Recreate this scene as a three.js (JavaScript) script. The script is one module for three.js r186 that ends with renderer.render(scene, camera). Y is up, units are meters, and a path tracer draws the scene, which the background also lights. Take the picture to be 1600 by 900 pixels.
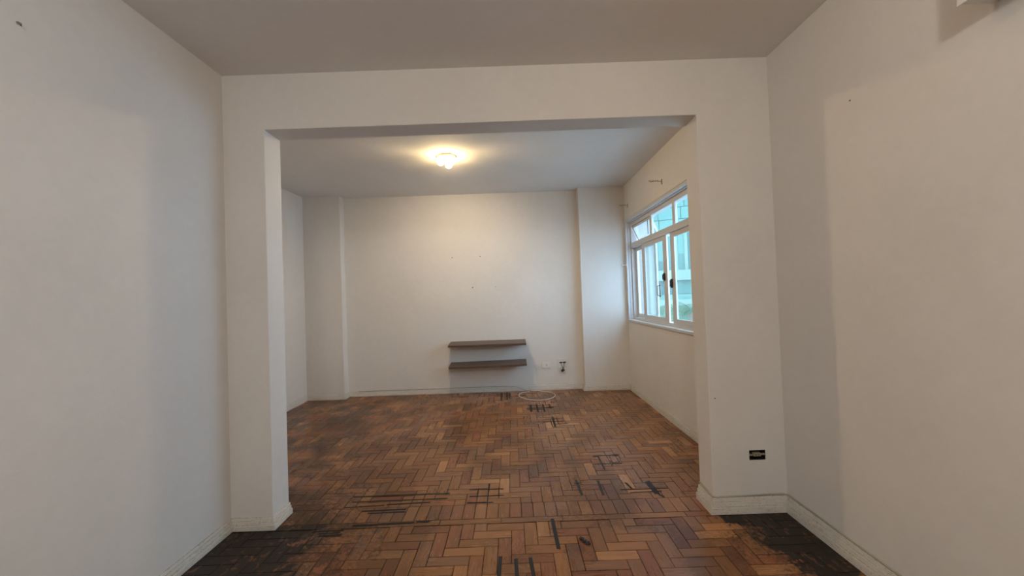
import * as THREE from 'three';
import { mergeGeometries, mergeVertices } from 'three/addons/utils/BufferGeometryUtils.js';
import { RoundedBoxGeometry } from 'three/addons/geometries/RoundedBoxGeometry.js';
import { RectAreaLightUniformsLib } from 'three/addons/lights/RectAreaLightUniformsLib.js';
import { Brush, Evaluator, SUBTRACTION } from 'three-bvh-csg';

// ---------------------------------------------------------------- camera, sky, exposure
RectAreaLightUniformsLib.init();
const scene = new THREE.Scene();
const camera = new THREE.PerspectiveCamera(2 * Math.atan(450 / 630) * 180 / Math.PI, 16 / 9, 0.02, 200);
camera.position.set(0, 1.31, 0);
camera.rotation.order = 'YXZ';
camera.rotation.set(0.0193, -0.0007, -0.0353);
scene.add(camera);
const SKY = [3.7, 5.25, 7.4];
scene.background = new THREE.Color().setRGB(...SKY);          // even overcast daylight, bluish against the warm lamps
const renderer = new THREE.WebGLRenderer();
renderer.toneMapping = THREE.LinearToneMapping;
renderer.toneMappingExposure = 1.0;
renderer.shadowMap.enabled = true;
const FAR_FRONT = [3.2, 2.25, 1.2];      // candela (r, g, b) of the two spots turned to the opening
const FAR_BACK = [3.8, 3.0, 2.1];       // candela of the spot turned to the shelves
const LEAK = [0.45, 0.32, 0.15];       // candela that each bulb leaks past its cup
const NEAR_LAMP = [0.25, 0.18, 0.11];        // candela of the bare bulb just above the frame
const REAR_LAMP = [5.6, 5.45, 5.1];        // candela of the globe lamp behind the camera

// ---------------------------------------------------------------- helpers
let seed = 12345;
const rnd = () => { seed = (seed * 1664525 + 1013904223) >>> 0; return seed / 4294967296; };
const hash2 = (i, j, s = 0) => {
  let h = (Math.imul(i | 0, 374761393) + Math.imul(j | 0, 668265263) + Math.imul(s | 0, 2147483647 - 5)) | 0;
  h = Math.imul(h ^ (h >>> 13), 1274126177); h ^= h >>> 16;
  return (h >>> 0) / 4294967296;
};
const vnoise = (x, y, s = 0) => {
  const i = Math.floor(x), j = Math.floor(y); let u = x - i, v = y - j;
  u = u * u * (3 - 2 * u); v = v * v * (3 - 2 * v);
  const a = hash2(i, j, s), b = hash2(i + 1, j, s), c = hash2(i, j + 1, s), d = hash2(i + 1, j + 1, s);
  return a + (b - a) * u + (c - a) * v + (a - b - c + d) * u * v;
};
const fbm = (x, y, s = 0, n = 4) => { let t = 0, a = 0.5, m = 0; for (let k = 0; k < n; k++) { t += a * vnoise(x, y, s + k * 17); m += a; a *= 0.5; x *= 2.03; y *= 2.03; } return t / m; };
const clamp = (x, a = 0, b = 1) => Math.min(b, Math.max(a, x));
const smooth = (a, b, x) => { const t = clamp((x - a) / (b - a)); return t * t * (3 - 2 * t); };
const srgb = (c) => Math.round(255 * clamp(c <= 0.0031308 ? 12.92 * c : 1.055 * Math.pow(c, 1 / 2.4) - 0.055));
const lin = (r, g, b) => new THREE.Color().setRGB(r, g, b);
function texture(w, h, fn, color = true) {
  const data = new Uint8Array(w * h * 4);
  for (let y = 0; y < h; y++) for (let x = 0; x < w; x++) {
    const c = fn(x, y), o = (y * w + x) * 4;
    data[o] = c[0]; data[o + 1] = c[1]; data[o + 2] = c[2]; data[o + 3] = 255;
  }
  const t = new THREE.DataTexture(data, w, h);
  t.magFilter = THREE.LinearFilter; t.minFilter = THREE.LinearMipmapLinearFilter; t.generateMipmaps = true;
  t.wrapS = t.wrapT = THREE.RepeatWrapping;
  if (color) t.colorSpace = THREE.SRGBColorSpace;
  t.needsUpdate = true;
  return t;
}
const taken = {};
const numbered = (n) => { const k = taken[n] = (taken[n] ?? -1) + 1; return k ? n + '_' + String(k).padStart(3, '0') : n; };
function mesh(name, geometry, material, parent = scene) {
  const m = new THREE.Mesh(geometry, material);
  m.name = parent === scene ? numbered(name) : name;
  m.castShadow = m.receiveShadow = true;
  parent.add(m);
  return m;
}
function tag(o, label, category, group) { o.userData = { label, category }; if (group) o.userData.group = group; return o; }
function structure(o, label, category) { o.userData = { kind: 'structure', label, category }; return o; }
function thing(name, label, category, [x, y, z] = [0, 0, 0], group) {
  const g = new THREE.Group(); g.name = numbered(name); g.position.set(x, y, z); scene.add(g);
  return tag(g, label, category, group);
}
// geometry from quads; uv in metres on the dominant plane
class Quads {
  constructor() { this.p = []; this.n = []; this.u = []; }
  tri(a, b, c) {
    const A = new THREE.Vector3(...a), B = new THREE.Vector3(...b), C = new THREE.Vector3(...c);
    const n = B.clone().sub(A).cross(C.clone().sub(A)).normalize();
    const ax = Math.abs(n.x), ay = Math.abs(n.y), az = Math.abs(n.z);
    for (const v of [A, B, C]) {
      this.p.push(v.x, v.y, v.z); this.n.push(n.x, n.y, n.z);
      if (ay >= ax && ay >= az) this.u.push(v.x, v.z); else if (ax >= az) this.u.push(v.z, v.y); else this.u.push(v.x, v.y);
    }
  }
  quad(a, b, c, d) { this.tri(a, b, c); this.tri(a, c, d); return this; }
  box(x0, x1, y0, y1, z0, z1) {
    this.quad([x1, y0, z1], [x1, y0, z0], [x1, y1, z0], [x1, y1, z1]).quad([x0, y0, z0], [x0, y0, z1], [x0, y1, z1], [x0, y1, z0]);
    this.quad([x0, y1, z1], [x1, y1, z1], [x1, y1, z0], [x0, y1, z0]).quad([x0, y0, z0], [x1, y0, z0], [x1, y0, z1], [x0, y0, z1]);
    this.quad([x0, y0, z1], [x1, y0, z1], [x1, y1, z1], [x0, y1, z1]).quad([x1, y0, z0], [x0, y0, z0], [x0, y1, z0], [x1, y1, z0]);
    return this;
  }
  geo() {
    const g = new THREE.BufferGeometry();
    g.setAttribute('position', new THREE.Float32BufferAttribute(this.p, 3));
    g.setAttribute('normal', new THREE.Float32BufferAttribute(this.n, 3));
    g.setAttribute('uv', new THREE.Float32BufferAttribute(this.u, 2));
    return g;
  }
}
const boxes = (...list) => { const q = new Quads(); for (const b of list) q.box(...b); return q.geo(); };
// rounded bar between corners
function rbox(x0, x1, y0, y1, z0, z1, r = 0.003) {
  const w = Math.abs(x1 - x0), h = Math.abs(y1 - y0), d = Math.abs(z1 - z0);
  const g = new RoundedBoxGeometry(w, h, d, 1, Math.min(r, w * 0.45, h * 0.45, d * 0.45));
  g.translate((x0 + x1) / 2, (y0 + y1) / 2, (z0 + z1) / 2);
  return g;
}
const join = (list) => mergeGeometries(list.map((g) => { const k = g.index ? g.toNonIndexed() : g; for (const a of Object.keys(k.attributes)) if (!['position', 'normal', 'uv'].includes(a)) k.deleteAttribute(a); return k; }));
const tube = (pts, r, seg = 64, closed = false, tension = 0.5) => new THREE.TubeGeometry(new THREE.CatmullRomCurve3(pts.map((p) => new THREE.Vector3(...p)), closed, 'centripetal', tension), seg, r, 8, closed);

// ---------------------------------------------------------------- room dimensions (metres; z = minus the distance from the lens plane)
const XL = -1.688, XR = 1.571, HN = 2.684, ZP = -2.385, ZPB = -2.554, OL = -1.443, OR = 1.1365, OB = 2.351;
const FL = -2.80, FR = 1.558, HF = 2.744, ZB = -5.582, ZLC = -5.449, ZRC = -5.447, LCX = -2.296, RCX = 0.94, ZREAR = 3.2;

// ---------------------------------------------------------------- materials
const paintTex = texture(512, 512, (x, y) => {
  const u = x / 512, v = y / 512, wrap = (f, s) => { const a = fbm(u * f, v * f, s), b = fbm((u - 1) * f, v * f, s), c = fbm(u * f, (v - 1) * f, s), d = fbm((u - 1) * f, (v - 1) * f, s); return (a * (1 - u) + b * u) * (1 - v) + (c * (1 - u) + d * u) * v; };
  const t = 0.965 + 0.05 * (wrap(4, 3) - 0.5) + 0.03 * (wrap(40, 9) - 0.5);
  return [t * 252, t * 251, t * 250].map(Math.round);
});
paintTex.repeat.set(0.7, 0.7);
const peelTex = texture(512, 512, (x, y) => { const t = Math.round(255 * clamp(0.5 + 0.6 * (fbm(x / 9, y / 9, 31, 3) - 0.5) + 0.5 * (fbm(x / 60, y / 60, 77, 2) - 0.5))); return [t, t, t]; }, false);
peelTex.repeat.set(1.3, 1.3);
const scuffTex = texture(512, 512, (x, y) => {                       // chipped and dirty gloss paint
  const s1 = smooth(0.66, 0.74, fbm(x / 11, y / 5, 131, 4)), s2 = smooth(0.60, 0.72, fbm(x / 40, y / 3.2, 141, 3)) * 0.35, t = 1 - 0.10 * s1 - 0.16 * s2;
  return [Math.round(250 * t), Math.round(246 * t * (1 - 0.04 * s1)), Math.round(240 * t * (1 - 0.1 * s1))];
});
scuffTex.repeat.set(1.6, 1.6);
const gritTex = texture(512, 512, (x, y) => {                        // brown grit lying on white gloss paint
  const t = 0.25 + 0.6 * smooth(0.30, 0.70, fbm(x / 5, y / 5, 151, 4) * 0.7 + fbm(x / 60, y / 60, 161, 2) * 0.3), g = 0.75 + 0.5 * hash2(x, y, 5);
  return [srgb(0.66 * (1 - t) + 0.26 * g * t), srgb(0.64 * (1 - t) + 0.23 * g * t), srgb(0.61 * (1 - t) + 0.19 * g * t)];
});
gritTex.repeat.set(1.6, 1.6);
const paint = (r, g, b, rough = 0.72) => new THREE.MeshStandardMaterial({ color: lin(r, g, b), map: paintTex, bumpMap: peelTex, bumpScale: 0.0005, roughness: rough });
const M = {
  wall: paint(0.80, 0.775, 0.74),
  ceiling: paint(0.84, 0.83, 0.815, 0.85),
  trim: new THREE.MeshStandardMaterial({ color: lin(0.70, 0.685, 0.655), roughness: 0.5, map: scuffTex }),
  ledge: new THREE.MeshStandardMaterial({ color: lin(1, 1, 1), roughness: 0.8, map: gritTex }),
  alu: new THREE.MeshStandardMaterial({ color: lin(0.60, 0.60, 0.60), roughness: 0.42 }),
  aluDark: new THREE.MeshStandardMaterial({ color: lin(0.30, 0.31, 0.32), roughness: 0.4, metalness: 0.3 }),
  glass: new THREE.MeshPhysicalMaterial({ color: lin(0.90, 0.97, 0.97), transmission: 1, thickness: 0, roughness: 0.0, ior: 1.5 }),
  frosted: new THREE.MeshPhysicalMaterial({ color: lin(0.68, 0.72, 0.72), transmission: 1, thickness: 0, roughness: 0.45, ior: 1.5 }),
  black: new THREE.MeshStandardMaterial({ color: lin(0.012, 0.012, 0.013), roughness: 0.45 }),
  tapeGrey: new THREE.MeshStandardMaterial({ color: lin(0.024, 0.024, 0.027), roughness: 0.85 }),
  tapeBlack: new THREE.MeshStandardMaterial({ color: lin(0.009, 0.006, 0.005), roughness: 0.9 }),
  plastic: new THREE.MeshStandardMaterial({ color: lin(0.74, 0.73, 0.69), roughness: 0.35 }),
  cableWhite: new THREE.MeshStandardMaterial({ color: lin(0.78, 0.75, 0.68), roughness: 0.45 }),
  cableGrey: new THREE.MeshStandardMaterial({ color: lin(0.30, 0.27, 0.23), roughness: 0.6 }),
  metal: new THREE.MeshStandardMaterial({ color: lin(0.42, 0.36, 0.28), roughness: 0.35, metalness: 0.9 }),
  bulb: new THREE.MeshStandardMaterial({ color: lin(1, 0.95, 0.85), emissive: lin(1.0, 0.86, 0.58), emissiveIntensity: 5, roughness: 0.3 }),
  diffuser: new THREE.MeshStandardMaterial({ color: lin(0.9, 0.88, 0.84), emissive: lin(1.0, 0.88, 0.70), emissiveIntensity: 1.2, roughness: 0.5 }),
};

// ---------------------------------------------------------------- floor: parquet laid in herringbone, threshold course under the beam
const W = 0.0703, T0 = -2.357, T1 = -2.410, T2 = -2.575;             // strip z T1..T0, cross course T2..T1
const FAR = { x0: -0.1325, z0: -2.7145 }, NEAR = { x0: 0.0925, z0: -2.2105 };
const mod = (a, n) => ((a % n) + n) % n;
function plankAt(x, z) {                                             // which plank covers a point: key i, key j, along x?, field, distance to its edge
  if (z > T1 && z <= T0) { const i = Math.floor((x + 0.11) / 0.36); return [i, 0, true, 2, Math.min(z - T1, T0 - z, x + 0.11 - i * 0.36, 0.36 * (i + 1) - x - 0.11)]; }
  if (z > T2 && z <= T1) { const i = Math.floor((x - 0.012) / 0.0712), u = x - 0.012 - i * 0.0712; return [i, 0, false, 3, Math.min(z - T2, T1 - z, u, 0.0712 - u)]; }
  const L = z > T0 ? NEAR : FAR, i = Math.floor((x - L.x0) / W), j = Math.floor((z - L.z0) / W), k = mod(i + j, 6), f = z > T0 ? 0 : 1;
  const u = x - L.x0, v = z - L.z0;
  if (k < 3) return [i - k, j, true, f, Math.min(u - (i - k) * W, (i - k + 3) * W - u, v - j * W, (j + 1) * W - v)];
  return [i, j - (k - 3), false, f, Math.min(u - i * W, (i + 1) * W - u, v - (j - k + 3) * W, (j - k + 6) * W - v)];
}
const TX0 = -2.9, TZ0 = -5.75, TS = 66 * W, TN = 2048;
function woodTone(i, j, f, alongX) {
  const a = hash2(i, j, 100 + f), b = hash2(i, j, 200 + f), c = hash2(i, j, 300 + f);
let v = 0.80 + 0.36 * a; let r = 0.290, g = 0.124, bl = 0.045;
  if (c > 0.91) { r = 0.39; g = 0.182; bl = 0.072; v = 0.86 + 0.28 * b; }          // pale yellow block
  else if (c < 0.20) { r = 0.245; g = 0.092; bl = 0.038; }                        // red block
  else if (c < 0.38) { r = 0.240; g = 0.110; bl = 0.052; }                        // greyer block
  return [r * v, g * v, bl * v];
}
function tar(x, z) {                                                 // black glue left on the blocks beside both piers: [solid, thin smear]
  if (z < -3.1) return [0, 0];
  const fine = fbm(x * 60, z * 60, 41, 4), mid = fbm(x * 12, z * 12, 51, 4), speck = fbm(x * 150, z * 150, 57, 2);
  const dl = x - XL, dr = XR - x;
  let core = 0, thin = 0;
  if (z > ZP - 0.02) {
    core = 1.0 - smooth(0.28, 0.78, dl);
    thin = 1.0 - smooth(0.55, 1.15, dl);
    const band = (1.0 - smooth(0.10, 0.20, z - ZP)) * smooth(OR - 0.01, OR + 0.03, x);
    const side = (1.0 - smooth(0.12, 0.44, dr)) * smooth(OR - 0.05, OR + 0.12, x);
    core = Math.max(core, band * 1.1, side); thin = Math.max(thin, band, (1.0 - smooth(0.2, 0.6, dr)));
  } else thin = (1.0 - smooth(0.25, 1.05, dl)) * smooth(-3.05, -2.75, z);
  const a = smooth(0.52, 0.66, core * 1.2 + (mid - 0.5) * 1.7 + (fine - 0.5) * 0.9) * (core > 0.02 ? 1 : 0);
  const b = smooth(0.40, 0.62, thin * 0.75 + (mid - 0.5) * 0.9 + (fine - 0.5) * 1.1 + (speck - 0.5) * 0.5) * (thin > 0.02 ? 1 : 0);
  return [a, b];
}
const rough = new Uint8Array(TN * TN);
const woodTex = texture(TN, TN, (px, py) => {
  const x = TX0 + (px + 0.5) / TN * TS, z = TZ0 + (py + 0.5) / TN * TS;
  const [i, j, ax, f, edge] = plankAt(x, z);
  const [r, g, b] = woodTone(i, j, f, ax);
  const off = hash2(i, j, 7) * 50, al = ax ? x : z, ac = ax ? z : x;
  const grain = vnoise(al * 14 + off, ac * 300 + off * 3, 5) * 0.6 + vnoise(al * 40 + off, ac * 620, 6) * 0.4;
  const figure = fbm(al * 9 + off, ac * 42 + off, 15, 3);
  let m = (0.80 + 0.22 * grain + 0.32 * (figure - 0.5) + 0.05);
  // worn varnish and ground-in dirt: patches with a grain of their own
  const wear = fbm(x * 2.1 + 9, z * 2.1, 61, 4), dirt = fbm(x * 3.3, z * 3.3 + 4, 71, 5), spk = fbm(x * 90, z * 90, 81, 2);
  const d = smooth(0.50, 0.66, dirt + 0.28 * (spk - 0.5)) * 0.34;
  m *= 1 - d;
  m *= 1 - (1 - smooth(0.0012, 0.0042, edge + 0.0016 * (spk - 0.5))) * clamp(1.7 * fbm(x * 9, z * 9, 95, 3) - 0.45, 0.05, 0.75);   // black dirt caught along the joints
  const leftDarken = smooth(-0.45, -1.9, x + 0.7 * (dirt - 0.5)) * smooth(0.34, 0.62, fbm(x * 7, z * 7, 91, 4) + 0.2 * (spk - 0.5));  // blocks get darker in patches towards the left
  m *= 1 - 0.60 * leftDarken;
  let R = r * m, G = g * m, B = b * m;
  const [t, smear] = tar(x, z);
  const flake = smooth(0.66, 0.72, fbm(x * 48 + 3, z * 30, 21, 3)) * 0.35;
  const k = Math.max(t * (1 - flake), smear * 0.58);
  R = R * (1 - k) + (0.006 + 0.012 * spk) * k; G = G * (1 - k) + (0.0032 + 0.0062 * spk) * k; B = B * (1 - k) + (0.0018 + 0.0034 * spk) * k;
  rough[py * TN + px] = Math.round(255 * clamp(0.285 + 0.30 * (wear - 0.5) + 0.20 * d + 0.12 * (grain - 0.5) + 0.10 * k));
  return [srgb(R), srgb(G), srgb(B)];
});
const roughTex = texture(1024, 1024, (x, y) => { const v = rough[y * 2 * TN + x * 2]; return [v, v, v]; }, false);
const wood = new THREE.MeshPhysicalMaterial({ map: woodTex, roughnessMap: roughTex, roughness: 1, specularIntensity: 0.62 });
const floorUV = (x, z) => [(x - TX0) / TS, (z - TZ0) / TS];
function plankGeo(x0, x1, z0, z1, y, g = 0.0012, c = 0.0010) {        // block with a small gap all round and eased edges
  const q = new Quads(); x0 += g; x1 -= g; z0 += g; z1 -= g; const b = -0.012, s = y - c;
  q.quad([x0 + c, y, z1 - c], [x1 - c, y, z1 - c], [x1 - c, y, z0 + c], [x0 + c, y, z0 + c]);
  q.quad([x0, s, z1], [x1, s, z1], [x1 - c, y, z1 - c], [x0 + c, y, z1 - c]).quad([x1, s, z0], [x0, s, z0], [x0 + c, y, z0 + c], [x1 - c, y, z0 + c]);
  q.quad([x1, s, z1], [x1, s, z0], [x1 - c, y, z0 + c], [x1 - c, y, z1 - c]).quad([x0, s, z0], [x0, s, z1], [x0 + c, y, z1 - c], [x0 + c, y, z0 + c]);
  q.quad([x0, b, z1], [x1, b, z1], [x1, s, z1], [x0, s, z1]).quad([x1, b, z0], [x0, b, z0], [x0, s, z0], [x1, s, z0]);
  q.quad([x1, b, z1], [x1, b, z0], [x1, s, z0], [x1, s, z1]).quad([x0, b, z0], [x0, b, z1], [x0, s, z1], [x0, s, z0]);
  const geo = q.geo(), p = geo.attributes.position, u = geo.attributes.uv;
  for (let k = 0; k < p.count; k++) u.setXY(k, ...floorUV(p.getX(k), p.getZ(k)));
  return geo;
}
const floorGroup = new THREE.Group(); floorGroup.name = 'floor'; scene.add(floorGroup);
structure(floorGroup, 'worn reddish-brown herringbone parquet floor with black glue stains', 'floor');
const planks = [];
function clipPlank(x0, x1, z0, z1, lo, hi, zlo, zhi) {
  x0 = Math.max(x0, lo); x1 = Math.min(x1, hi); z0 = Math.max(z0, zlo); z1 = Math.min(z1, zhi);
  if (x1 - x0 < 0.006 || z1 - z0 < 0.006) return;
  planks.push([x0, x1, z0, z1]);
}
for (const [L, lo, hi, zlo, zhi] of [[NEAR, XL, XR, T0, ZREAR], [FAR, FL, FR, ZB, T2]]) {
  const i0 = Math.floor((lo - L.x0) / W) - 3, i1 = Math.ceil((hi - L.x0) / W), j0 = Math.floor((zlo - L.z0) / W) - 3, j1 = Math.ceil((zhi - L.z0) / W);
  for (let i = i0; i <= i1; i++) for (let j = j0; j <= j1; j++) {
    const k = mod(i + j, 6), x = L.x0 + i * W, z = L.z0 + j * W;
    if (k === 0) clipPlank(x, x + 3 * W, z, z + W, lo, hi, zlo, zhi);
    else if (k === 3) clipPlank(x, x + W, z, z + 3 * W, lo, hi, zlo, zhi);
  }
}
for (let i = -24; i < 24; i++) { clipPlank(0.012 + i * 0.0712, 0.012 + (i + 1) * 0.0712, T2, T1, XL, XR, T2, T1); if (i > -8 && i < 8) clipPlank(-0.11 + i * 0.36, -0.11 + (i + 1) * 0.36, T1, T0, XL, XR, T1, T0); }
{
  camera.updateMatrixWorld(true); camera.updateProjectionMatrix();
  const seen = (x, z) => { const v = new THREE.Vector3(x, 0, z).project(camera); return Math.abs(v.x) < 1.04 && Math.abs(v.y) < 1.04 && z < -0.5; };
  const hidden = (x, z) => { const t = (ZP) / z; if (z >= ZP) return false; const xx = x * t; return xx < OL || xx > OR; };
  const size = planks.map(([x0, x1, z0, z1]) => { const x = (x0 + x1) / 2, z = (z0 + z1) / 2; return seen(x, z) && !hidden(x, z) ? (x1 - x0) * (z1 - z0) / Math.pow(-z, 3) : 0; });
  const order = planks.map((_, k) => k).sort((a, b) => size[b] - size[a]);
  const rest = [];
  order.forEach((k, n) => {
    const [x0, x1, z0, z1] = planks[k], y = -0.0006 + 0.0006 * hash2(k, 3, 5);
    const g = plankGeo(x0, x1, z0, z1, y);
    if (n < 298 && size[k] > 0) mesh('plank', g, wood, floorGroup); else rest.push(g);
  });
  const r = mesh('plank_field', mergeGeometries(rest), wood, floorGroup); r.userData = { kind: 'stuff' };
  mesh('subfloor', boxes([FL - 0.2, FR + 0.2, -0.2, -0.006, ZB - 0.2, ZREAR + 0.2]), new THREE.MeshStandardMaterial({ color: lin(0.016, 0.009, 0.006), roughness: 0.9 }), floorGroup);
}

// ---------------------------------------------------------------- walls and ceilings
const TH = 0.16;
structure(mesh('ceiling', boxes([XL - TH, XR + TH, HN, HN + 0.2, ZP - 0.02, ZREAR + TH]), M.ceiling), 'plain off-white ceiling of the near part of the room', 'ceiling');
structure(mesh('ceiling', boxes([FL - TH, FR + TH, HF, HF + 0.2, ZB - TH, ZPB + 0.02]), M.ceiling), 'white ceiling beyond the beam carrying the lit spot lamp', 'ceiling');
structure(mesh('wall_left', boxes([XL - TH, XL, 0, HN + 0.05, ZP - 0.02, ZREAR]), M.wall), 'plain white wall left of the wide opening', 'wall');
structure(mesh('wall_right', boxes([XR, XR + TH, 0, HN + 0.05, ZP - 0.02, ZREAR]), M.wall), 'plain white wall right of the wide opening', 'wall');
structure(mesh('wall_rear', boxes([XL - TH, XR + TH, 0, HN + 0.05, ZREAR, ZREAR + TH]), M.wall), 'white wall closing the near room', 'wall');
structure(mesh('wall_far_left', boxes([FL - TH, FL, 0, HF + 0.05, ZB - TH, ZPB]), M.wall), 'white side wall seen past the left pier', 'wall');
structure(mesh('wall_back', boxes([FL - TH, FR + TH, 0, HF + 0.05, ZB - TH, ZB]), M.wall), 'white end wall holding two dark shelves', 'wall');
structure(mesh('wall_column_left', rbox(FL - 0.02, LCX, -0.01, HF + 0.02, ZB - 0.02, ZLC, 0.006), M.wall), 'shallow white corner column at the left end of the back wall', 'column');
structure(mesh('wall_column_right', rbox(RCX, FR + 0.02, -0.01, HF + 0.02, ZB - 0.02, ZRC, 0.006), M.wall), 'shallow white corner column beside the window', 'column');
// window opening in the far right wall
const WZ0 = -5.385, WZ1 = -2.74, WY0 = 0.94, WY1 = 2.235;
structure(mesh('wall_far_right', boxes([FR, FR + TH, -0.2, WY0, ZB, ZPB + 0.08], [FR, FR + TH, WY1, HF + 0.05, ZB, ZPB + 0.08], [FR, FR + TH, WY0, WY1, ZB, WZ0], [FR, FR + TH, WY0, WY1, WZ1, ZPB + 0.08]), M.wall), 'white side wall with the long sliding window', 'wall');
// partition with the wide opening, socket recess cut into its right pier
{
  const s = new THREE.Shape(); const a = FL - TH, b = XR + 0.1, top = HF + 0.05;
  s.moveTo(a, 0); s.lineTo(OL, 0); s.lineTo(OL, OB); s.lineTo(OR, OB); s.lineTo(OR, 0); s.lineTo(b, 0); s.lineTo(b, top); s.lineTo(a, top); s.closePath();
  const bev = 0.004, g = new THREE.ExtrudeGeometry(s, { depth: (ZP - ZPB) - 2 * bev, bevelEnabled: true, bevelThickness: bev, bevelSize: bev, bevelOffset: -bev, bevelSegments: 2 });
  g.translate(0, 0, ZPB + bev);
  const cut = new Brush(new THREE.BoxGeometry(0.096, 0.058, 0.1)); cut.position.set(1.4065, 0.3255, ZP); cut.updateMatrixWorld();
  const body = new Brush(g); body.updateMatrixWorld();
  const ev = new Evaluator(); ev.useGroups = false;
  const out = ev.evaluate(body, cut, SUBTRACTION);
  structure(mesh('wall_partition', out.geometry, M.wall), 'white partition with two piers and a beam framing the wide opening', 'wall');
}

// ---------------------------------------------------------------- baseboards, mitred along the walls
function baseboardSegment(a, b, da, db, n, prof, only) {              // a, b on the wall line; da, db: shift of the ends along the wall per metre of offset (mitre)
  const q = new Quads(), dir = [b[0] - a[0], b[1] - a[1]], len = Math.hypot(...dir); dir[0] /= len; dir[1] /= len;
  const at = (e, [o, h], d) => [e[0] + n[0] * o + dir[0] * d * o, h, e[1] + n[1] * o + dir[1] * d * o];
  for (let k = 0; k + 1 < prof.length; k++) if (LEDGES.includes(k) === only) q.quad(at(a, prof[k], da), at(b, prof[k], db), at(b, prof[k + 1], db), at(a, prof[k + 1], da));
  if (!only) for (const [e, d] of [[a, da], [b, db]]) for (let k = 1; k + 1 < prof.length; k++) q.tri(at(e, prof[0], d), at(e, prof[k], d), at(e, prof[k + 1], d));
  return q.geo();
}
const PROF = (h, t) => [[0, 0], [t, 0], [t, 0.40 * h], [t * 0.94, 0.46 * h], [t * 0.66, 0.465 * h], [t * 0.64, 0.70 * h], [t * 0.58, 0.735 * h], [t * 0.40, 0.74 * h], [t * 0.38, 0.93 * h], [t * 0.30, 0.985 * h], [t * 0.02, h], [0, h]];
const LEDGES = [3, 6, 9];                                           // the profile's three upward faces, where gritty dirt has settled
function baseboards(list, pts, heights) {                            // pts in order, the room on the left hand side looking along
  const seg = pts.slice(1).map((p, k) => { const d = [p[0] - pts[k][0], p[1] - pts[k][1]], l = Math.hypot(...d); return { d: [d[0] / l, d[1] / l], n: [-d[1] / l, d[0] / l] }; });
  seg.forEach((s, k) => {
    const turn = (u, v) => u.d[0] * v.d[1] - u.d[1] * v.d[0];       // which way the next wall turns
    const sgn = -1, A = k > 0 ? -sgn * Math.sign(turn(seg[k - 1], s)) : 0, B = k + 1 < seg.length ? sgn * Math.sign(turn(s, seg[k + 1])) : 0;
    const [name, label] = list[k];
    const prof = PROF(heights[k][0], heights[k][1]), board = mesh(name, baseboardSegment(pts[k], pts[k + 1], A, B, s.n, prof, false), M.trim);
    structure(board, label, 'baseboard');
    mesh('dirty_ledge', baseboardSegment(pts[k], pts[k + 1], A, B, s.n, prof, true), M.ledge, board);
  });
}
const nearH = [0.068, 0.022], rightH = [0.090, 0.027], farH = [0.066, 0.022];
baseboards([['baseboard_left', 'white moulded baseboard along the plain left wall'], ['baseboard_left_pier', 'short white baseboard across the left pier front'], ['baseboard_left_reveal', 'short white baseboard on the inner side of the left pier']],
  [[XL, ZREAR], [XL, ZP], [OL, ZP], [OL, ZPB]], [nearH, nearH, nearH]);
baseboards([['baseboard_right_reveal', 'short white baseboard on the inner side of the right pier'], ['baseboard_right_pier', 'thick white baseboard below the open socket on the right pier'], ['baseboard_right', 'thick scuffed white baseboard along the plain right wall']],
  [[OR, ZPB], [OR, ZP], [XR, ZP], [XR, ZREAR]], [rightH, rightH, rightH]);
baseboards([['baseboard_far_left', 'white baseboard on the side wall past the left pier'], ['baseboard_column_left', 'white baseboard across the left corner column'], ['baseboard_column_left_side', 'tiny white baseboard return beside the left column'], ['baseboard_back', 'white baseboard below the two dark shelves'],
  ['baseboard_column_right_side', 'tiny white baseboard return beside the right column'], ['baseboard_column_right', 'white baseboard across the column beside the window'], ['baseboard_far_right', 'white baseboard below the long window']],
  [[FL, ZPB], [FL, ZLC], [LCX, ZLC], [LCX, ZB], [RCX, ZB], [RCX, ZRC], [FR, ZRC], [FR, ZPB]], [farH, farH, farH, farH, farH, farH, [0.07, 0.024]]);

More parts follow.
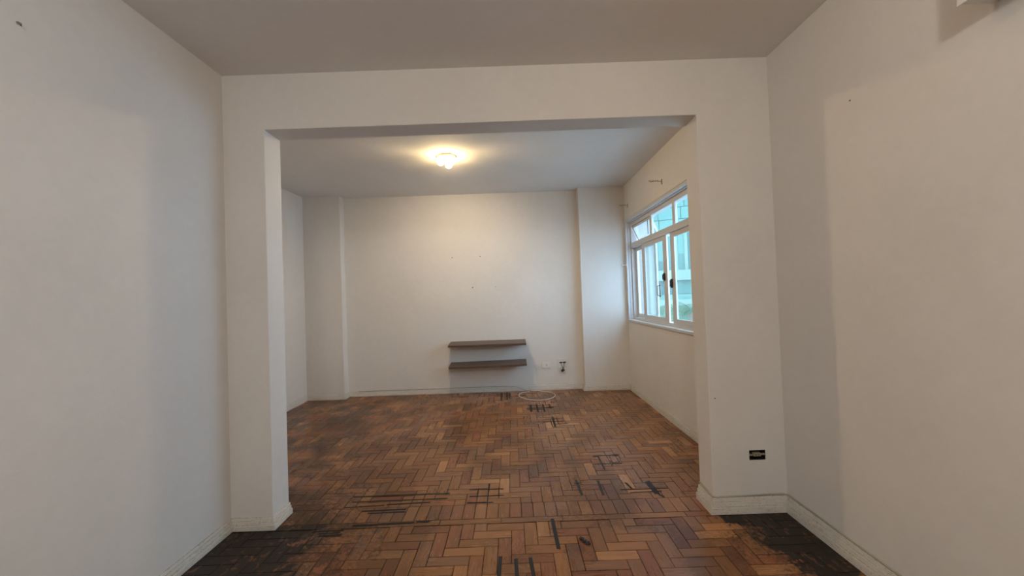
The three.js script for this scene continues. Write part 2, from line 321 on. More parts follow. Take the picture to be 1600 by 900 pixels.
// ---------------------------------------------------------------- window
{
  const w = new THREE.Group(); w.name = 'window_1'; scene.add(w);
  structure(w, 'long white aluminium window with sliding sashes and a row of transom panes', 'window');
  const xf = 1.612, xb = 1.690;                                       // frame from room side to street side
  const yT0 = 1.885, yT1 = 1.955;                                     // transom rail
  mesh('frame', join([rbox(xf, xb, WY0 - 0.005, WY1, WZ0 - 0.004, WZ0 + 0.034), rbox(xf, xb, WY0 - 0.005, WY1, WZ1 - 0.042, WZ1 + 0.004), rbox(xf + 0.001, xb - 0.001, WY1 - 0.062, WY1 + 0.003, WZ0 + 0.032, WZ1 - 0.04), rbox(xf + 0.001, xb - 0.001, WY0 - 0.003, WY0 + 0.035, WZ0 + 0.032, WZ1 - 0.04), rbox(xf - 0.008, xf + 0.003, WY0 + 0.0, WY0 + 0.016, WZ0 + 0.002, WZ1 - 0.002, 0.002)]), M.alu, w);
  mesh('transom_rail', join([rbox(xf - 0.006, xb, yT0, yT1, WZ0 + 0.03, WZ1 - 0.03), rbox(xf - 0.012, xf, yT0 + 0.004, yT0 + 0.014, WZ0 + 0.04, WZ1 - 0.04, 0.002)]), M.alu, w);
  const bars = [-4.61, -3.955, -3.30];
  for (const z of bars) mesh('transom_bar', rbox(xf + 0.004, xf + 0.030, yT1 - 0.01, WY1 - 0.05, z - 0.032, z + 0.032), M.alu, w);
  const edges = [WZ0 + 0.042, ...bars, WZ1 - 0.042];
  for (let k = 1; k < 4; k++) {
    const a = edges[k] + 0.03, b = edges[k + 1] - (k === 3 ? 0 : 0.03);
    mesh('pane', boxes([1.630, 1.634, yT1 - 0.006, WY1 - 0.056, a, b]), M.glass, w);
  }
  // tilted vent leaf at the column end: hinged near its head, foot pushed out
  const vent = new THREE.Group(); vent.name = 'vent_leaf'; vent.position.set(1.645, 2.13, 0); vent.rotation.z = 0.42; w.add(vent);
  const va = edges[0] + 0.012, vb = edges[1] - 0.040, vy0 = -0.185, vy1 = 0.045;
  mesh('leaf_frame', join([rbox(-0.011, 0.011, vy0 + 0.001, vy0 + 0.026, va + 0.024, vb - 0.024), rbox(-0.011, 0.011, vy1 - 0.026, vy1 - 0.001, va + 0.024, vb - 0.024), rbox(-0.012, 0.012, vy0, vy1, va, va + 0.026), rbox(-0.012, 0.012, vy0, vy1, vb - 0.026, vb)]), M.alu, vent);
  mesh('leaf_pane', boxes([-0.002, 0.002, vy0 + 0.02, vy1 - 0.02, va + 0.02, vb - 0.02]), M.frosted, vent);
  mesh('stay_arm', rbox(-0.05, -0.042, -0.16, 0.02, vb - 0.01, vb - 0.002, 0.002), M.aluDark, w).position.set(1.645, 2.13, 0);
  // sashes: fixed ones on the outer track, sliding ones on the inner track
  const y0 = WY0 + 0.030, y1 = yT0 + 0.004;
  function sash(name, xa, xz, z0, z1, st, label) {
    const s = mesh(name, join([rbox(xa + 0.001, xz - 0.001, y0 + 0.001, y0 + 0.052, z0 + st - 0.002, z1 - st + 0.002), rbox(xa + 0.001, xz - 0.001, y1 - 0.05, y1 - 0.001, z0 + st - 0.002, z1 - st + 0.002), rbox(xa, xz, y0, y1, z0, z0 + st), rbox(xa, xz, y0, y1, z1 - st, z1)]), M.alu, w);
    mesh('pane', boxes([(xa + xz) / 2 - 0.002, (xa + xz) / 2 + 0.002, y0 + 0.045, y1 - 0.045, z0 + st - 0.006, z1 - st + 0.006]), M.glass, s);
    return s;
  }
  sash('fixed_sash', 1.660, 1.678, WZ0 + 0.030, -4.60, 0.060);
  sash('fixed_sash', 1.660, 1.678, -3.40, WZ1 - 0.030, 0.060);
  const sA = sash('sliding_sash', 1.618, 1.636, -4.965, -4.175, 0.105);
  const sB = sash('sliding_sash', 1.618, 1.636, -4.075, -3.28, 0.095);
  const handle = (parent, z, y, h) => mesh('handle', join([rbox(1.598, 1.617, y - h, y + h, z - 0.010, z + 0.010, 0.004), rbox(1.588, 1.600, y - h * 0.7, y + h * 0.7, z - 0.006, z + 0.006, 0.004)]), M.black, parent).userData = { label: 'dark pull handle' };
  handle(sA, -4.240, 1.452, 0.040); handle(sB, -4.050, 1.378, 0.046);
  const bow = [[1.630, 1.252, -4.425], [1.604, 1.258, -4.425], [1.600, 1.31, -4.425], [1.604, 1.362, -4.425], [1.630, 1.368, -4.425]];
  mesh('bow_pull', join([tube(bow, 0.006, 40), rbox(1.626, 1.632, 1.238, 1.382, -4.447, -4.403, 0.002)]), M.aluDark, sA).userData = { label: 'grey bow-shaped pull' };
  // casing on the room side and the sill
  mesh('casing', join([rbox(FR - 0.014, FR + 0.02, WY1 - 0.004, WY1 + 0.034, WZ0 - 0.035, WZ1 + 0.035), rbox(FR - 0.020, FR, WY1 + 0.022, WY1 + 0.034, WZ0 - 0.035, WZ1 + 0.035), rbox(FR - 0.010, FR + 0.02, WY0, WY1, WZ0 - 0.032, WZ0 + 0.004), rbox(FR + 0.02, 1.614, WY0, WY1, WZ0 - 0.002, WZ0 + 0.010), rbox(FR + 0.02, 1.614, WY1 - 0.012, WY1 + 0.001, WZ0, WZ1)]), M.alu, w);
  mesh('sill', rbox(FR - 0.016, 1.70, WY0 - 0.026, WY0 + 0.002, WZ0 - 0.03, WZ1 + 0.03, 0.004), M.alu, w);
}

// ---------------------------------------------------------------- ceiling spot lamp (lit) and the flush lamp above the frame
{
  const L = thing('ceiling_spot_lamp', 'lit round ceiling lamp with three warm glowing bulbs on short arms', 'ceiling lamp', [-0.615, HF, -4.055]);
  const white = new THREE.MeshStandardMaterial({ color: lin(0.62, 0.56, 0.46), roughness: 0.35, metalness: 0.35 });
  const lathe = (pts, seg = 40) => new THREE.LatheGeometry(pts.map(([r, y]) => new THREE.Vector2(r, y)), seg);
  mesh('ceiling_plate', lathe([[0, 0], [0.098, 0], [0.101, -0.004], [0.100, -0.016], [0.094, -0.021], [0.03, -0.022], [0.022, -0.03], [0, -0.031]]), white, L);
  const spots = [[-0.052, -0.072, 0.045], [0.050, -0.074, 0.040], [0.012, -0.070, -0.062]];
  const aim = [[-0.72, -0.70, 0.30], [0.80, -0.68, 0.10], [-0.10, -0.70, -0.75]];
  spots.forEach(([x, y, z], k) => {
    mesh('arm', tube([[x * 0.35, -0.02, z * 0.35], [x * 0.55, -0.036, z * 0.55], [x * 0.72, -0.046, z * 0.72]], 0.006, 10), white, L);
    const out = new THREE.Vector3(x, -0.045, z).normalize();
    const cup = mesh('spot_cup', lathe([[0.004, -0.036], [0.016, -0.036], [0.019, -0.028], [0.021, -0.006], [0.019, -0.006], [0.015, -0.024], [0.004, -0.026]], 20), white, L);
    cup.quaternion.setFromUnitVectors(new THREE.Vector3(0, 1, 0), out); cup.position.set(x, y, z);
    const b = mesh('bulb', new THREE.SphereGeometry(0.036, 20, 14), M.bulb, L); b.position.set(x, y, z); b.castShadow = false;
    b.userData = { label: 'glowing warm bulb' };
    const leak = new THREE.PointLight(lin(...LEAK), 1, 0, 2); leak.position.set(x, y, z); leak.castShadow = true; leak.shadow.radius = 1.8; L.add(leak);
    const sp = new THREE.SpotLight(lin(...(k < 2 ? FAR_FRONT : FAR_BACK)), 1, 0, 1.10, 0.75, 2); sp.position.set(x, y, z); sp.target.position.set(x + aim[k][0], y + aim[k][1], z + aim[k][2]); L.add(sp, sp.target);
    sp.castShadow = true; sp.shadow.radius = 1.8;
  });
  function bulbLamp(name, label, p, drop, r, intensity) {        // ceiling rose, stem and an opal glass ball
    const N = thing(name, label, 'ceiling lamp', p);
    mesh('ceiling_rose', lathe([[0, 0], [0.055, 0], [0.057, -0.008], [0.05, -0.018], [0.012, -0.022], [0, -0.022]], 32), white, N);
    mesh('stem', new THREE.CylinderGeometry(0.008, 0.008, drop - r + 0.004, 12).translate(0, -(drop - r) / 2, 0), white, N);
    mesh('globe', new THREE.SphereGeometry(r, 28, 18).translate(0, -drop, 0), M.diffuser, N).castShadow = false;
    const pl = new THREE.PointLight(lin(...intensity), 1, 0, 2); pl.position.set(0, -drop, 0); pl.castShadow = true; pl.shadow.radius = r / 0.02; N.add(pl);
  }
  bulbLamp('bulb_lamp', 'small bare bulb on the near ceiling opposite the white wall box', [0.66, HN, -1.29], 0.075, 0.032, NEAR_LAMP);
  bulbLamp('globe_lamp', 'opal globe lamp hanging in the middle of the near ceiling', [-0.1, HN, 0.9], 0.22, 0.11, REAR_LAMP);
}

// ---------------------------------------------------------------- shelves on the back wall
{
  const grainTex = texture(512, 256, (x, y) => {
    const g = vnoise(x / 60, y / 2.2, 3) * 0.5 + vnoise(x / 150, y / 7, 4) * 0.5, t = 0.72 + 0.5 * g;
    return [srgb(0.112 * t), srgb(0.070 * t), srgb(0.047 * t)];
  });
  const shelfMat = new THREE.MeshStandardMaterial({ map: grainTex, roughness: 0.42 });
  const shelf = (label, cx, yb, droop, roll) => {
    const s = thing('wall_shelf', label, 'shelf', [cx, yb, ZB], 'dark floating shelves on the back wall');
    const g = rbox(-0.515, 0.515, -0.026, 0, 0, 0.27, 0.002);
    const p = g.attributes.position, u = g.attributes.uv; for (let k = 0; k < p.count; k++) u.setXY(k, p.getX(k), p.getZ(k) * 2 + p.getY(k) * 3);
    const b = mesh('board', g, shelfMat, s); b.rotation.set(droop, 0, roll);
    for (const x of [-0.3, 0.3]) { const pin = mesh('mounting_pin', new THREE.CylinderGeometry(0.006, 0.006, 0.11, 10), M.metal, s); pin.rotation.x = Math.PI / 2 + droop; pin.position.set(x, -0.017, 0.03); }
    return s;
  };
  shelf('upper dark brown wooden shelf on the white back wall', -0.352, 0.707, 0.085, 0.0);
  shelf('lower dark brown wooden shelf sagging to one side below its twin', -0.352, 0.428, 0.080, 0.013);
}

// ---------------------------------------------------------------- sockets and plates
{
  const a = thing('blank_switch_plate', 'small white wall plate with one slot beside the lower shelf', 'wall plate', [0.436, 0.339, ZB]);
  mesh('plate', rbox(-0.058, 0.058, -0.042, 0.042, 0, 0.009, 0.004), M.plastic, a);
  mesh('slot', rbox(0.002, 0.010, -0.012, 0.016, 0.007, 0.0105, 0.002), M.cableGrey, a);
  const b = thing('socket_plate', 'square white socket plate with black modules and dangling black plug', 'socket', [0.662, 0.358, ZB]);
  mesh('plate', rbox(-0.066, 0.066, -0.066, 0.066, 0, 0.010, 0.004), M.plastic, b);
  for (const x of [-0.022, 0.026]) mesh('socket_module', rbox(x - 0.021, x + 0.021, 0.002, 0.020, 0.008, 0.014, 0.002), M.black, b);
  mesh('wire', tube([[-0.022, 0.006, 0.013], [-0.012, -0.03, 0.03], [0.0, -0.06, 0.024], [0.004, -0.075, 0.02]], 0.0028, 20), M.black, b);
  mesh('wire', tube([[0.022, 0.006, 0.013], [0.018, -0.03, 0.03], [0.010, -0.06, 0.024], [0.006, -0.075, 0.02]], 0.0028, 20), M.black, b);
  mesh('plug', join([new THREE.SphereGeometry(0.019, 14, 10).scale(1.1, 0.9, 0.9).translate(0.004, -0.092, 0.022), new THREE.CylinderGeometry(0.007, 0.011, 0.03, 10).rotateZ(0.9).translate(-0.014, -0.103, 0.022)]), M.black, b);
  const c = thing('open_socket', 'uncovered old socket in a ragged dark hole on the right pier', 'socket', [1.4065, 0.3255, ZP]);
  mesh('recess_box', boxes([-0.0478, 0.0478, -0.0288, 0.0288, -0.0498, -0.047], [-0.0478, -0.0455, -0.0288, 0.0288, -0.0475, -0.003], [0.0455, 0.0478, -0.0288, 0.0288, -0.0475, -0.003], [-0.0478, 0.0478, 0.0265, 0.0288, -0.0475, -0.003], [-0.0478, 0.0478, -0.0288, -0.0265, -0.0475, -0.003]), M.black, c);
  const bone = new THREE.MeshStandardMaterial({ color: lin(0.30, 0.27, 0.18), roughness: 0.5 });
  mesh('mounting_strap', rbox(-0.0475, -0.020, -0.006, 0.007, -0.006, -0.004, 0.001), M.metal, c); mesh('mounting_strap', rbox(0.024, 0.0475, -0.004, 0.009, -0.006, -0.004, 0.001), M.metal, c);
  const md = mesh('socket_module', rbox(-0.020, 0.024, -0.010, 0.011, -0.024, -0.002, 0.003), bone, c);
  for (const x of [-0.007, 0.009]) mesh('contact_hole', new THREE.CylinderGeometry(0.0032, 0.0032, 0.004, 12).rotateX(Math.PI / 2).translate(x, 0.0, -0.0033), M.black, md);
}
// wall plugs left by hung things
function plug(label, p, n, r, group) {
  const t = thing('wall_plug', label, 'wall plug', p, group);
  const q = new THREE.Quaternion().setFromUnitVectors(new THREE.Vector3(0, 1, 0), new THREE.Vector3(...n)); t.quaternion.copy(q);
  mesh('plug_body', new THREE.CylinderGeometry(r, r * 0.9, 0.012, 12).translate(0, -0.0042, 0), M.cableGrey, t);
  mesh('plug_hole', new THREE.CylinderGeometry(r * 0.62, r * 0.62, 0.003, 10).translate(0, 0.0012, 0), M.black, t);
  return t;
}
for (const [x, y, t] of [[-0.811, 1.868, 'upper pair, toward the left column'], [-0.424, 1.872, 'upper pair, toward the window'], [-0.541, 1.443, 'lower pair, the darker one'], [-0.221, 1.443, 'lower pair, the fainter one']]) plug('small screw plug above the shelves, ' + t, [x, y, ZB], [0, 0, 1], t.includes('darker') ? 0.009 : t.includes('fainter') ? 0.006 : 0.0075, 'four screw plugs above the shelves');
plug('small grey screw plug high on the plain right wall', [XR, 2.145, -1.821], [-1, 0, 0], 0.004);
plug('tiny dark plug low on the right pier edge', [OR + 0.035, 0.665, ZP], [0, 0, 1], 0.004);
{
  const t = thing('wall_hook', 'small bent dark nail high on the plain left wall', 'nail', [XL, 2.318, -1.387]);
  mesh('nail_shaft', tube([[-0.01, 0.004, 0], [0.008, 0.002, 0], [0.016, -0.004, 0.003], [0.018, -0.012, 0.006]], 0.0022, 16), M.metal, t);
  mesh('nail_plug', new THREE.CylinderGeometry(0.006, 0.005, 0.006, 10).rotateZ(Math.PI / 2).translate(0.001, 0.003, 0), M.cableGrey, t);
}
// curtain brackets on the window wall
function bracket(label, y, z, len, material, name = 'curtain_bracket') {
  const b = thing(name, label, 'curtain bracket', [FR, y, z]);
  mesh('wall_flange', rbox(-0.006, 0, -0.030, 0.024, -0.012, 0.012, 0.003), material, b);
  mesh('arm', tube([[-0.003, 0, 0], [-len * 0.45, 0.003, 0], [-len * 0.9, -0.001, 0], [-len, 0.012, 0]], 0.0038, 24), material, b);
  for (const t of [0.42, 0.75]) mesh('rod_cradle', new THREE.TorusGeometry(0.013, 0.0032, 8, 16, Math.PI).rotateZ(Math.PI).translate(-len * t, 0.016, 0), material, b);
  return b;
}
bracket('double curtain rod bracket above the middle of the window', 2.415, -4.06, 0.135, M.metal);
bracket('double curtain rod bracket above the window end beside the column', 2.44, -5.26, 0.115, M.metal);
{
  const b = thing('curtain_holdback', 'small white holdback hook beside the window frame', 'curtain hook', [FR - 0.010, 1.665, -5.395]);
  mesh('hook_base', rbox(-0.006, 0.001, -0.018, 0.018, -0.012, 0.012, 0.003), M.plastic, b);
  mesh('hook_arm', tube([[-0.003, 0, 0], [-0.04, 0.004, 0.004], [-0.062, 0.0, 0.01], [-0.064, 0.012, 0.02]], 0.005, 20), M.plastic, b);
}
// white box high on the right wall
{
  const b = thing('wall_box', 'white box mounted high on the right wall casting a hard shadow', 'wall box', [XR, 2.182, -1.272]);
  mesh('body', rbox(-0.112, 0, 0.004, 0.26, 0, 0.80, 0.006), M.plastic, b);
  mesh('front_cover', rbox(-0.117, -0.110, 0, 0.26, -0.001, 0.80, 0.002), M.plastic, b);
  mesh('vent_slit', rbox(-0.085, -0.03, 0.0025, 0.005, 0.06, 0.74, 0.001), M.cableGrey, b);
}

// ---------------------------------------------------------------- cables
{
  const f = 0.0042, ring = [];
  const coil = thing('white_cable', 'white cable lying in a loose loop on the parquet below the shelves', 'cable', [0.28, 0, -5.27]);
  for (let k = 0; k <= 26; k++) { const a = 1.95 + k / 26 * Math.PI * 2 * 0.985, e = 1 + 0.03 * Math.sin(3 * a); ring.push([0.235 * e * Math.cos(a), f + (k > 23 ? 0.009 : 0), -0.235 * e * Math.sin(a) + 0.02 * Math.cos(a)]); }
  mesh('loop', tube(ring, 0.0038, 160), M.cableWhite, coil);
  const tail = thing('grey_cable', 'thin grey cable running along the top of the back baseboard', 'cable', [0, 0, ZB]);
  mesh('sheath', tube([[-2.15, 0.0685, 0.010], [-1.6, 0.0685, 0.010], [-1.0, 0.0685, 0.010], [-0.6, 0.071, 0.011], [-0.13, 0.0715, 0.014], [0.02, 0.058, 0.026], [0.12, 0.02, 0.034], [0.17, 0.006, 0.05], [0.24, 0.006, 0.075]], 0.003, 120), M.cableGrey, tail);
  const pier = thing('dirty_cable', 'dirty white cable sagging along the top of the right baseboard', 'cable', [0, 0, 0]);
  const h = 0.096;
  mesh('sheath', tube([[OR - 0.006, h + 0.012, ZPB + 0.01], [OR - 0.008, h + 0.004, ZP - 0.03], [OR - 0.004, h, ZP + 0.010], [OR + 0.05, h - 0.002, ZP + 0.009], [OR + 0.2, h, ZP + 0.008], [XR - 0.09, h + 0.004, ZP + 0.008], [XR - 0.02, h + 0.006, ZP + 0.018], [XR - 0.008, h + 0.002, ZP + 0.09], [XR - 0.008, h, ZP + 0.5], [XR - 0.008, h + 0.003, ZP + 1.2], [XR - 0.008, h, ZREAR - 0.1]], 0.0042, 260), new THREE.MeshStandardMaterial({ color: lin(0.42, 0.39, 0.33), roughness: 0.6 }), pier);
}

// ---------------------------------------------------------------- tape and joint marks on the floor
function tape(name, label, category, group, x0, z0, x1, z1, w, mat, ends = 0.08) {
  const len = Math.hypot(x1 - x0, z1 - z0), s = new THREE.Shape(), j = () => (rnd() - 0.5) * w * ends * 4, n = 6;
  const top = [], bot = [];
  for (let k = 0; k <= n; k++) { const x = -len / 2 + len * k / n; top.push([x + (k % n ? 0 : j()), w / 2 * (1 + (rnd() - 0.5) * ends)]); bot.push([x + (k % n ? 0 : j()), -w / 2 * (1 + (rnd() - 0.5) * ends)]); }
  s.moveTo(...bot[0]); for (const p of bot.slice(1)) s.lineTo(...p); for (const p of top.reverse()) s.lineTo(...p); s.closePath();
  const g = new THREE.ExtrudeGeometry(s, { depth: 0.0009, bevelEnabled: false }); g.rotateX(-Math.PI / 2);
  const m = mesh(name, g, mat); m.position.set((x0 + x1) / 2, 0, (z0 + z1) / 2); m.rotation.y = -Math.atan2(z1 - z0, x1 - x0);
  return tag(m, label, category, group);
}
const G1 = 'three short dark tapes side by side';
[[-0.104, -2.056, -0.109, -1.84, 'toward the left wall'], [-0.027, -2.037, -0.020, -1.83, 'in the middle'], [0.045, -2.038, 0.062, -1.82, 'toward the right wall']].forEach(([a, b, c, d, t]) => tape('floor_tape', 'dark grey tape of the three parallel strips, the one ' + t, 'tape', G1, a, b, c, d, 0.019, M.tapeGrey));
tape('floor_tape', 'single long dark grey tape strip crossing the threshold edge beside black debris', 'tape', null, 0.189, -2.380, 0.194, -2.098, 0.021, M.tapeGrey);
const G2 = 'pair of short grey tapes beyond the threshold';
tape('floor_tape', 'short grey tape of a pair beyond the threshold, with a black blot', 'tape', G2, 0.404, -2.862, 0.409, -2.646, 0.0175, M.tapeGrey);
tape('tape_blot', 'small black blot sticking to the short grey tape', 'floor mark', null, 0.400, -2.815, 0.418, -2.805, 0.022, M.tapeBlack, 0.5).position.y = 0.0009;
tape('floor_tape', 'short clean grey tape of a pair beyond the threshold', 'tape', G2, 0.553, -2.842, 0.546, -2.638, 0.0175, M.tapeGrey);
tape('floor_tape', 'wide grey tape strip crossing two black lines beyond the threshold', 'tape', null, 0.883, -2.805, 0.894, -2.635, 0.038, M.tapeGrey, 0.16);
tape('floor_tape', 'torn black tape tail at the end of the wide grey tape', 'tape', null, 0.897, -2.634, 0.919, -2.575, 0.014, M.tapeBlack, 0.6);
tape('floor_tape', 'short torn black tape beside the crossed lines beyond the threshold', 'tape', null, 0.738, -2.79, 0.752, -2.69, 0.016, M.tapeBlack, 0.5);
tape('black_joint_line', 'black line crossing under the wide grey tape, farther of two', 'floor mark', null, 0.675, -2.697, 0.990, -2.697, 0.013, M.tapeBlack, 0.3);
tape('black_joint_line', 'shorter black line below the crossed tape, nearer the threshold', 'floor mark', null, 0.722, -2.655, 0.936, -2.662, 0.011, M.tapeBlack, 0.3);
const ORD = ['first', 'second', 'third', 'fourth', 'fifth', 'sixth', 'seventh', 'eighth', 'ninth'];
const lines = (place, group, list) => {                              // crosswise lines are counted from the back wall, lengthwise ones from the left wall
  const cross = ([a, b, c, d]) => Math.abs(c - a) > Math.abs(d - b), X = list.filter(cross).sort((p, q) => q[1] + q[3] - p[1] - p[3]), Y = list.filter((l) => !cross(l)).sort((p, q) => p[0] + p[2] - q[0] - q[2]);
  for (const l of list) {
    const [a, b, c, d, w] = l, label = cross(l) ? `${ORD[X.indexOf(l)]} crosswise black line from the back wall ${place}` : `${ORD[Y.indexOf(l)]} lengthwise black line from the left ${place}`;
    tape('black_joint_line', label, 'floor mark', group, a, -b, c, -d, (w ?? 0.006) * (cross(l) ? (b > 4 ? 2.4 : 1.8) : 1.15), M.tapeBlack, 0.35);
  }
};
lines('on the parquet beside the left pier', 'long black lines by the left pier', [[-1.109, 2.727, -0.80, 2.729, 0.008], [-0.795, 2.731, -0.463, 2.731, 0.008], [-1.088, 2.658, -0.473, 2.664, 0.007], [-1.12, 2.592, -0.86, 2.604, 0.006], [-0.85, 2.612, -0.578, 2.622, 0.007], [-0.976, 2.541, -0.708, 2.546, 0.009], [-0.936, 2.514, -0.708, 2.516, 0.007], [-0.98, 2.381, -0.62, 2.392, 0.011], [-0.612, 2.395, -0.528, 2.397, 0.010]]);
lines('in the grid behind the threshold', 'grid of black lines on the threshold', [[-0.343, 2.773, -0.103, 2.768, 0.006], [-0.33, 2.679, -0.105, 2.68, 0.006], [-0.34, 2.596, -0.21, 2.594, 0.008], [-0.196, 2.595, -0.165, 2.595, 0.006], [-0.275, 2.79, -0.277, 2.66, 0.004], [-0.207, 2.85, -0.204, 2.571, 0.005], [-0.136, 2.79, -0.134, 2.647, 0.004]]);
lines('within the dark stain at the left pier', 'black lines in the left stain', [[-1.183, 2.334, -1.004, 2.338, 0.008], [-1.15, 2.310, -1.02, 2.316, 0.007], [-1.142, 2.289, -1.005, 2.293, 0.009]]);
lines('in the square before the window', 'square of black lines below the window', [[0.600, 3.255, 0.634, 3.26, 0.012], [0.650, 3.270, 0.760, 3.270, 0.006], [0.755, 3.268, 0.806, 3.268, 0.016], [0.582, 3.114, 0.71, 3.112, 0.007], [0.722, 3.115, 0.805, 3.110, 0.010], [0.650, 3.28, 0.645, 3.02, 0.005], [0.735, 3.262, 0.722, 3.09, 0.005], [0.809, 3.25, 0.80, 3.16, 0.005]]);
lines('in the hatch under the shelves', 'hatch marks left of the cable loop', [[-0.261, 5.426, -0.072, 5.433, 0.010], [-0.256, 5.322, -0.071, 5.329, 0.008], [-0.184, 5.50, -0.179, 5.085, 0.016], [-0.112, 5.50, -0.107, 5.106, 0.016], [-0.079, 5.48, -0.075, 5.165, 0.014], [0.07, 5.31, 0.13, 5.32, 0.02]]);
lines('in the hatch before the cable loop', 'hatch marks in front of the cable loop', [[0.129, 4.809, 0.416, 4.80, 0.007], [0.132, 4.70, 0.413, 4.691, 0.010], [0.13, 4.648, 0.343, 4.647, 0.009], [0.176, 4.85, 0.173, 4.553, 0.020], [0.247, 4.87, 0.248, 4.544, 0.018], [0.321, 4.84, 0.320, 4.548, 0.018], [0.393, 4.86, 0.403, 4.69, 0.014], [0.37, 4.70, 0.43, 4.70, 0.03]]);
lines('in the small mid-floor hatch', 'small hatch cluster midway to the back wall', [[0.298, 4.269, 0.493, 4.268, 0.006], [0.264, 4.176, 0.489, 4.182, 0.007], [0.38, 4.091, 0.524, 4.105, 0.006], [0.386, 4.348, 0.383, 4.011, 0.018], [0.353, 4.219, 0.357, 4.02, 0.006], [0.425, 4.30, 0.42, 4.10, 0.006], [0.49, 4.34, 0.487, 4.18, 0.006]]);
{
  const d = thing('plastic_debris', 'crumpled black plastic scrap lying on the parquet', 'scrap', [0.338, 0.0, -2.152]);
  const lump = (sx, sy, sz, x, y, z, s) => { const g = mergeVertices(new THREE.IcosahedronGeometry(1, 2).deleteAttribute('uv').deleteAttribute('normal')); const p = g.attributes.position; for (let k = 0; k < p.count; k++) { const n = 0.75 + 0.5 * hash2(k, s, 9); p.setXYZ(k, p.getX(k) * sx * n + x, Math.max(0, p.getY(k) * sy * n + y), p.getZ(k) * sz * n + z); } g.computeVertexNormals(); const o = g.toNonIndexed(); o.computeVertexNormals(); o.setAttribute('uv', new THREE.Float32BufferAttribute(new Float32Array(o.attributes.position.count * 2), 2)); return o; };
  mesh('scrap_body', mergeGeometries([lump(0.012, 0.008, 0.013, -0.012, 0.005, -0.020, 1), lump(0.011, 0.009, 0.016, 0.0, 0.006, 0.004, 2), lump(0.014, 0.008, 0.011, 0.014, 0.005, 0.019, 3)]), M.black, d);
}

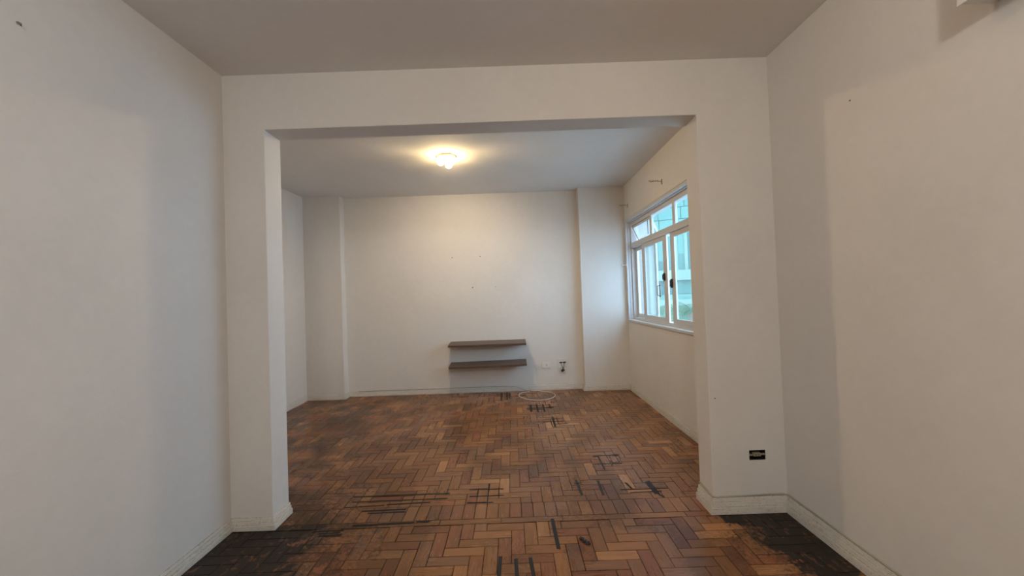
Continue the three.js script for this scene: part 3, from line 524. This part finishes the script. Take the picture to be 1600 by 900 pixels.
// ---------------------------------------------------------------- outside the window
{
  const paving = new THREE.MeshStandardMaterial({ color: lin(0.50, 0.49, 0.46), roughness: 0.9 });
  structure(mesh('street_ground', boxes([-30, 45, -9.4, -9, -60, 30]), paving), 'pale concrete street ground far below the window', 'ground');
  const tileTex = texture(256, 256, (x, y) => { const g = (x % 32 < 2 || y % 32 < 2) ? 0.17 : 0.25 + 0.03 * hash2(x >> 5, y >> 5, 4); return [srgb(g * 1.08), srgb(g * 0.94), srgb(g * 0.80)]; });
  tileTex.repeat.set(1 / 0.32, 1 / 0.32);
  const pierM = mesh('tiled_outer_pier', boxes([FR + TH + 0.01, 1.99, -9, 6, -6.1, -5.60]), new THREE.MeshStandardMaterial({ map: tileTex, roughness: 0.35 }));
  tag(pierM, 'white mosaic-tiled outer pier just outside the window', 'pier');
  // building opposite, its front turned to the window
  const B = thing('opposite_building', 'pale teal clad office building seen through the window', 'building', [9.0, 0, -22.2]);
  B.rotation.y = -Math.atan2(9.0, 22.2);
  const clad = [[0.085, 0.205, 0.165], [0.10, 0.225, 0.18], [0.115, 0.24, 0.185], [0.09, 0.215, 0.175]].map((c) => new THREE.MeshStandardMaterial({ color: lin(...c), roughness: 0.4 }));
  const pale = new THREE.MeshStandardMaterial({ color: lin(0.17, 0.255, 0.20), roughness: 0.6 });
  const joint = new THREE.MeshStandardMaterial({ color: lin(0.03, 0.075, 0.07), roughness: 0.8 });
  const teal = [[0.05, 0.14, 0.12], [0.07, 0.17, 0.14], [0.04, 0.12, 0.105]].map((c) => new THREE.MeshStandardMaterial({ color: lin(...c), roughness: 0.3 }));
  mesh('wall', boxes([-9, 9, -9, 15, -8, -0.06]), joint, B);
  const rows = 13, y00 = 4.55, ph = 0.66;
  for (let r = 0; r < rows; r++) {
    let x = -6.6 - hash2(r, 1, 3) * 0.6;
    while (x < 6.4) { const w = 0.75 + 0.45 * hash2(r, Math.round(x * 100), 8); const g = 0.012; mesh('cladding_panel', boxes([x + g, x + w - g, y00 + r * ph + g, y00 + (r + 1) * ph - g, -0.06, 0.004 * (r % 3)]), clad[Math.floor(hash2(r, Math.round(x * 100), 2) * 4)], B); x += w; }
  }
  mesh('side_wall', boxes([-9.01, -6.6, -9, 15, -8, 0.0], [6.4, 9.01, -9, 15, -8, 0.0], [-7, 7, y00 + rows * ph, 15.2, -8, 0.0]), pale, B);
  for (let k = 0; k < 26; k++) { // tall windows under the cladding, pale mullions between
    const x = -6.6 + k * 0.51;
    mesh('mullion', boxes([x, x + 0.17, 2.40, 4.55, -0.06, 0.02]), pale, B);
    const p = mesh('window', boxes([x + 0.17, x + 0.51, 2.40, 4.55, -0.06, -0.03]), teal[k % 3], B);
    if (k % 2) mesh('blind', boxes([x + 0.18, x + 0.50, 2.7 + 0.9 * hash2(k, 4), 4.5, -0.035, -0.012]), clad[k % 4], p);
  }
  mesh('ledge', boxes([-6.7, 6.7, 1.84, 2.40, -0.06, 0.25]), pale, B);
  for (let k = 0; k < 12; k++) {
    const x = -6.6 + k * 1.1;
    const p = mesh('window', boxes([x + 0.03, x + 1.07, 1.06, 1.84, -0.06, -0.02]), teal[(k * 2 + 1) % 3], B);
    if (k % 3 === 1) mesh('poster', boxes([x + 0.3, x + 0.75, 1.25, 1.7, -0.02, -0.005]), pale, p);
  }
  mesh('ledge', boxes([-6.7, 6.7, 0.80, 1.06, -0.06, 0.12]), clad[1], B);
  mesh('ledge', boxes([-6.7, 6.7, 0.30, 0.80, -0.06, 0.30]), pale, B);
  for (let k = 0; k < 10; k++) mesh('wall_panel', boxes([-6.6 + k * 1.3 + 0.015, -6.6 + (k + 1) * 1.3 - 0.015, -2.4, 0.30, -0.06, 0.0]), clad[(k + 2) % 4], B);
  mesh('lower_wall', boxes([-6.7, 6.7, -9, -2.4, -0.06, 0.0]), pale, B);
  // palms on the street
  const frondM = new THREE.MeshStandardMaterial({ color: lin(0.06, 0.13, 0.07), roughness: 0.6 }), trunkM = new THREE.MeshStandardMaterial({ color: lin(0.22, 0.18, 0.14), roughness: 0.9 });
  function palm(label, x, z, top, size, s) {
    const t = thing('palm_tree', label, 'palm tree', [x, -9, z], 'street palms outside the window');
    const H = top + 9;
    mesh('trunk', tube([[0, 0, 0], [0.12, H * 0.5, 0.05], [0, H, 0]], 0.13, 20), trunkM, t);
    for (let k = 0; k < 16; k++) {
      const a = k / 16 * Math.PI * 2 + hash2(k, s) * 0.4, lift = 0.25 + 0.9 * hash2(k, s, 2), q = new Quads(), ca = Math.cos(a), sa = Math.sin(a);
      const P = (u) => { const r = size * u, y = size * (lift * u - (0.5 + lift * 0.6) * u * u); return [ca * r, H + y, sa * r]; };
      for (let i = 0; i < 22; i++) {
        const u = 0.08 + i / 22 * 0.92, p = P(u), p2 = P(u + 0.018), l = size * 0.30 * Math.sin(Math.PI * clamp(u * 0.9 + 0.1));
        for (const sg of [-1, 1]) { const e = [p[0] - sa * sg * l + ca * l * 0.5, p[1] - l * 0.55, p[2] + ca * sg * l + sa * l * 0.5]; q.tri(p, p2, e); }
        const n = P(u + 0.05); q.tri([p[0] - sa * 0.012, p[1], p[2] + ca * 0.012], [p[0] + sa * 0.012, p[1], p[2] - ca * 0.012], n);
      }
      mesh('frond', q.geo(), frondM, t);
    }
    return t;
  }
  palm('taller street palm with drooping fronds in front of the teal building', 5.6, -12.6, 0.55, 1.5, 3);
  palm('shorter street palm half hidden behind the window stile', 6.6, -16.6, 0.35, 1.5, 8);
}
renderer.render(scene, camera);
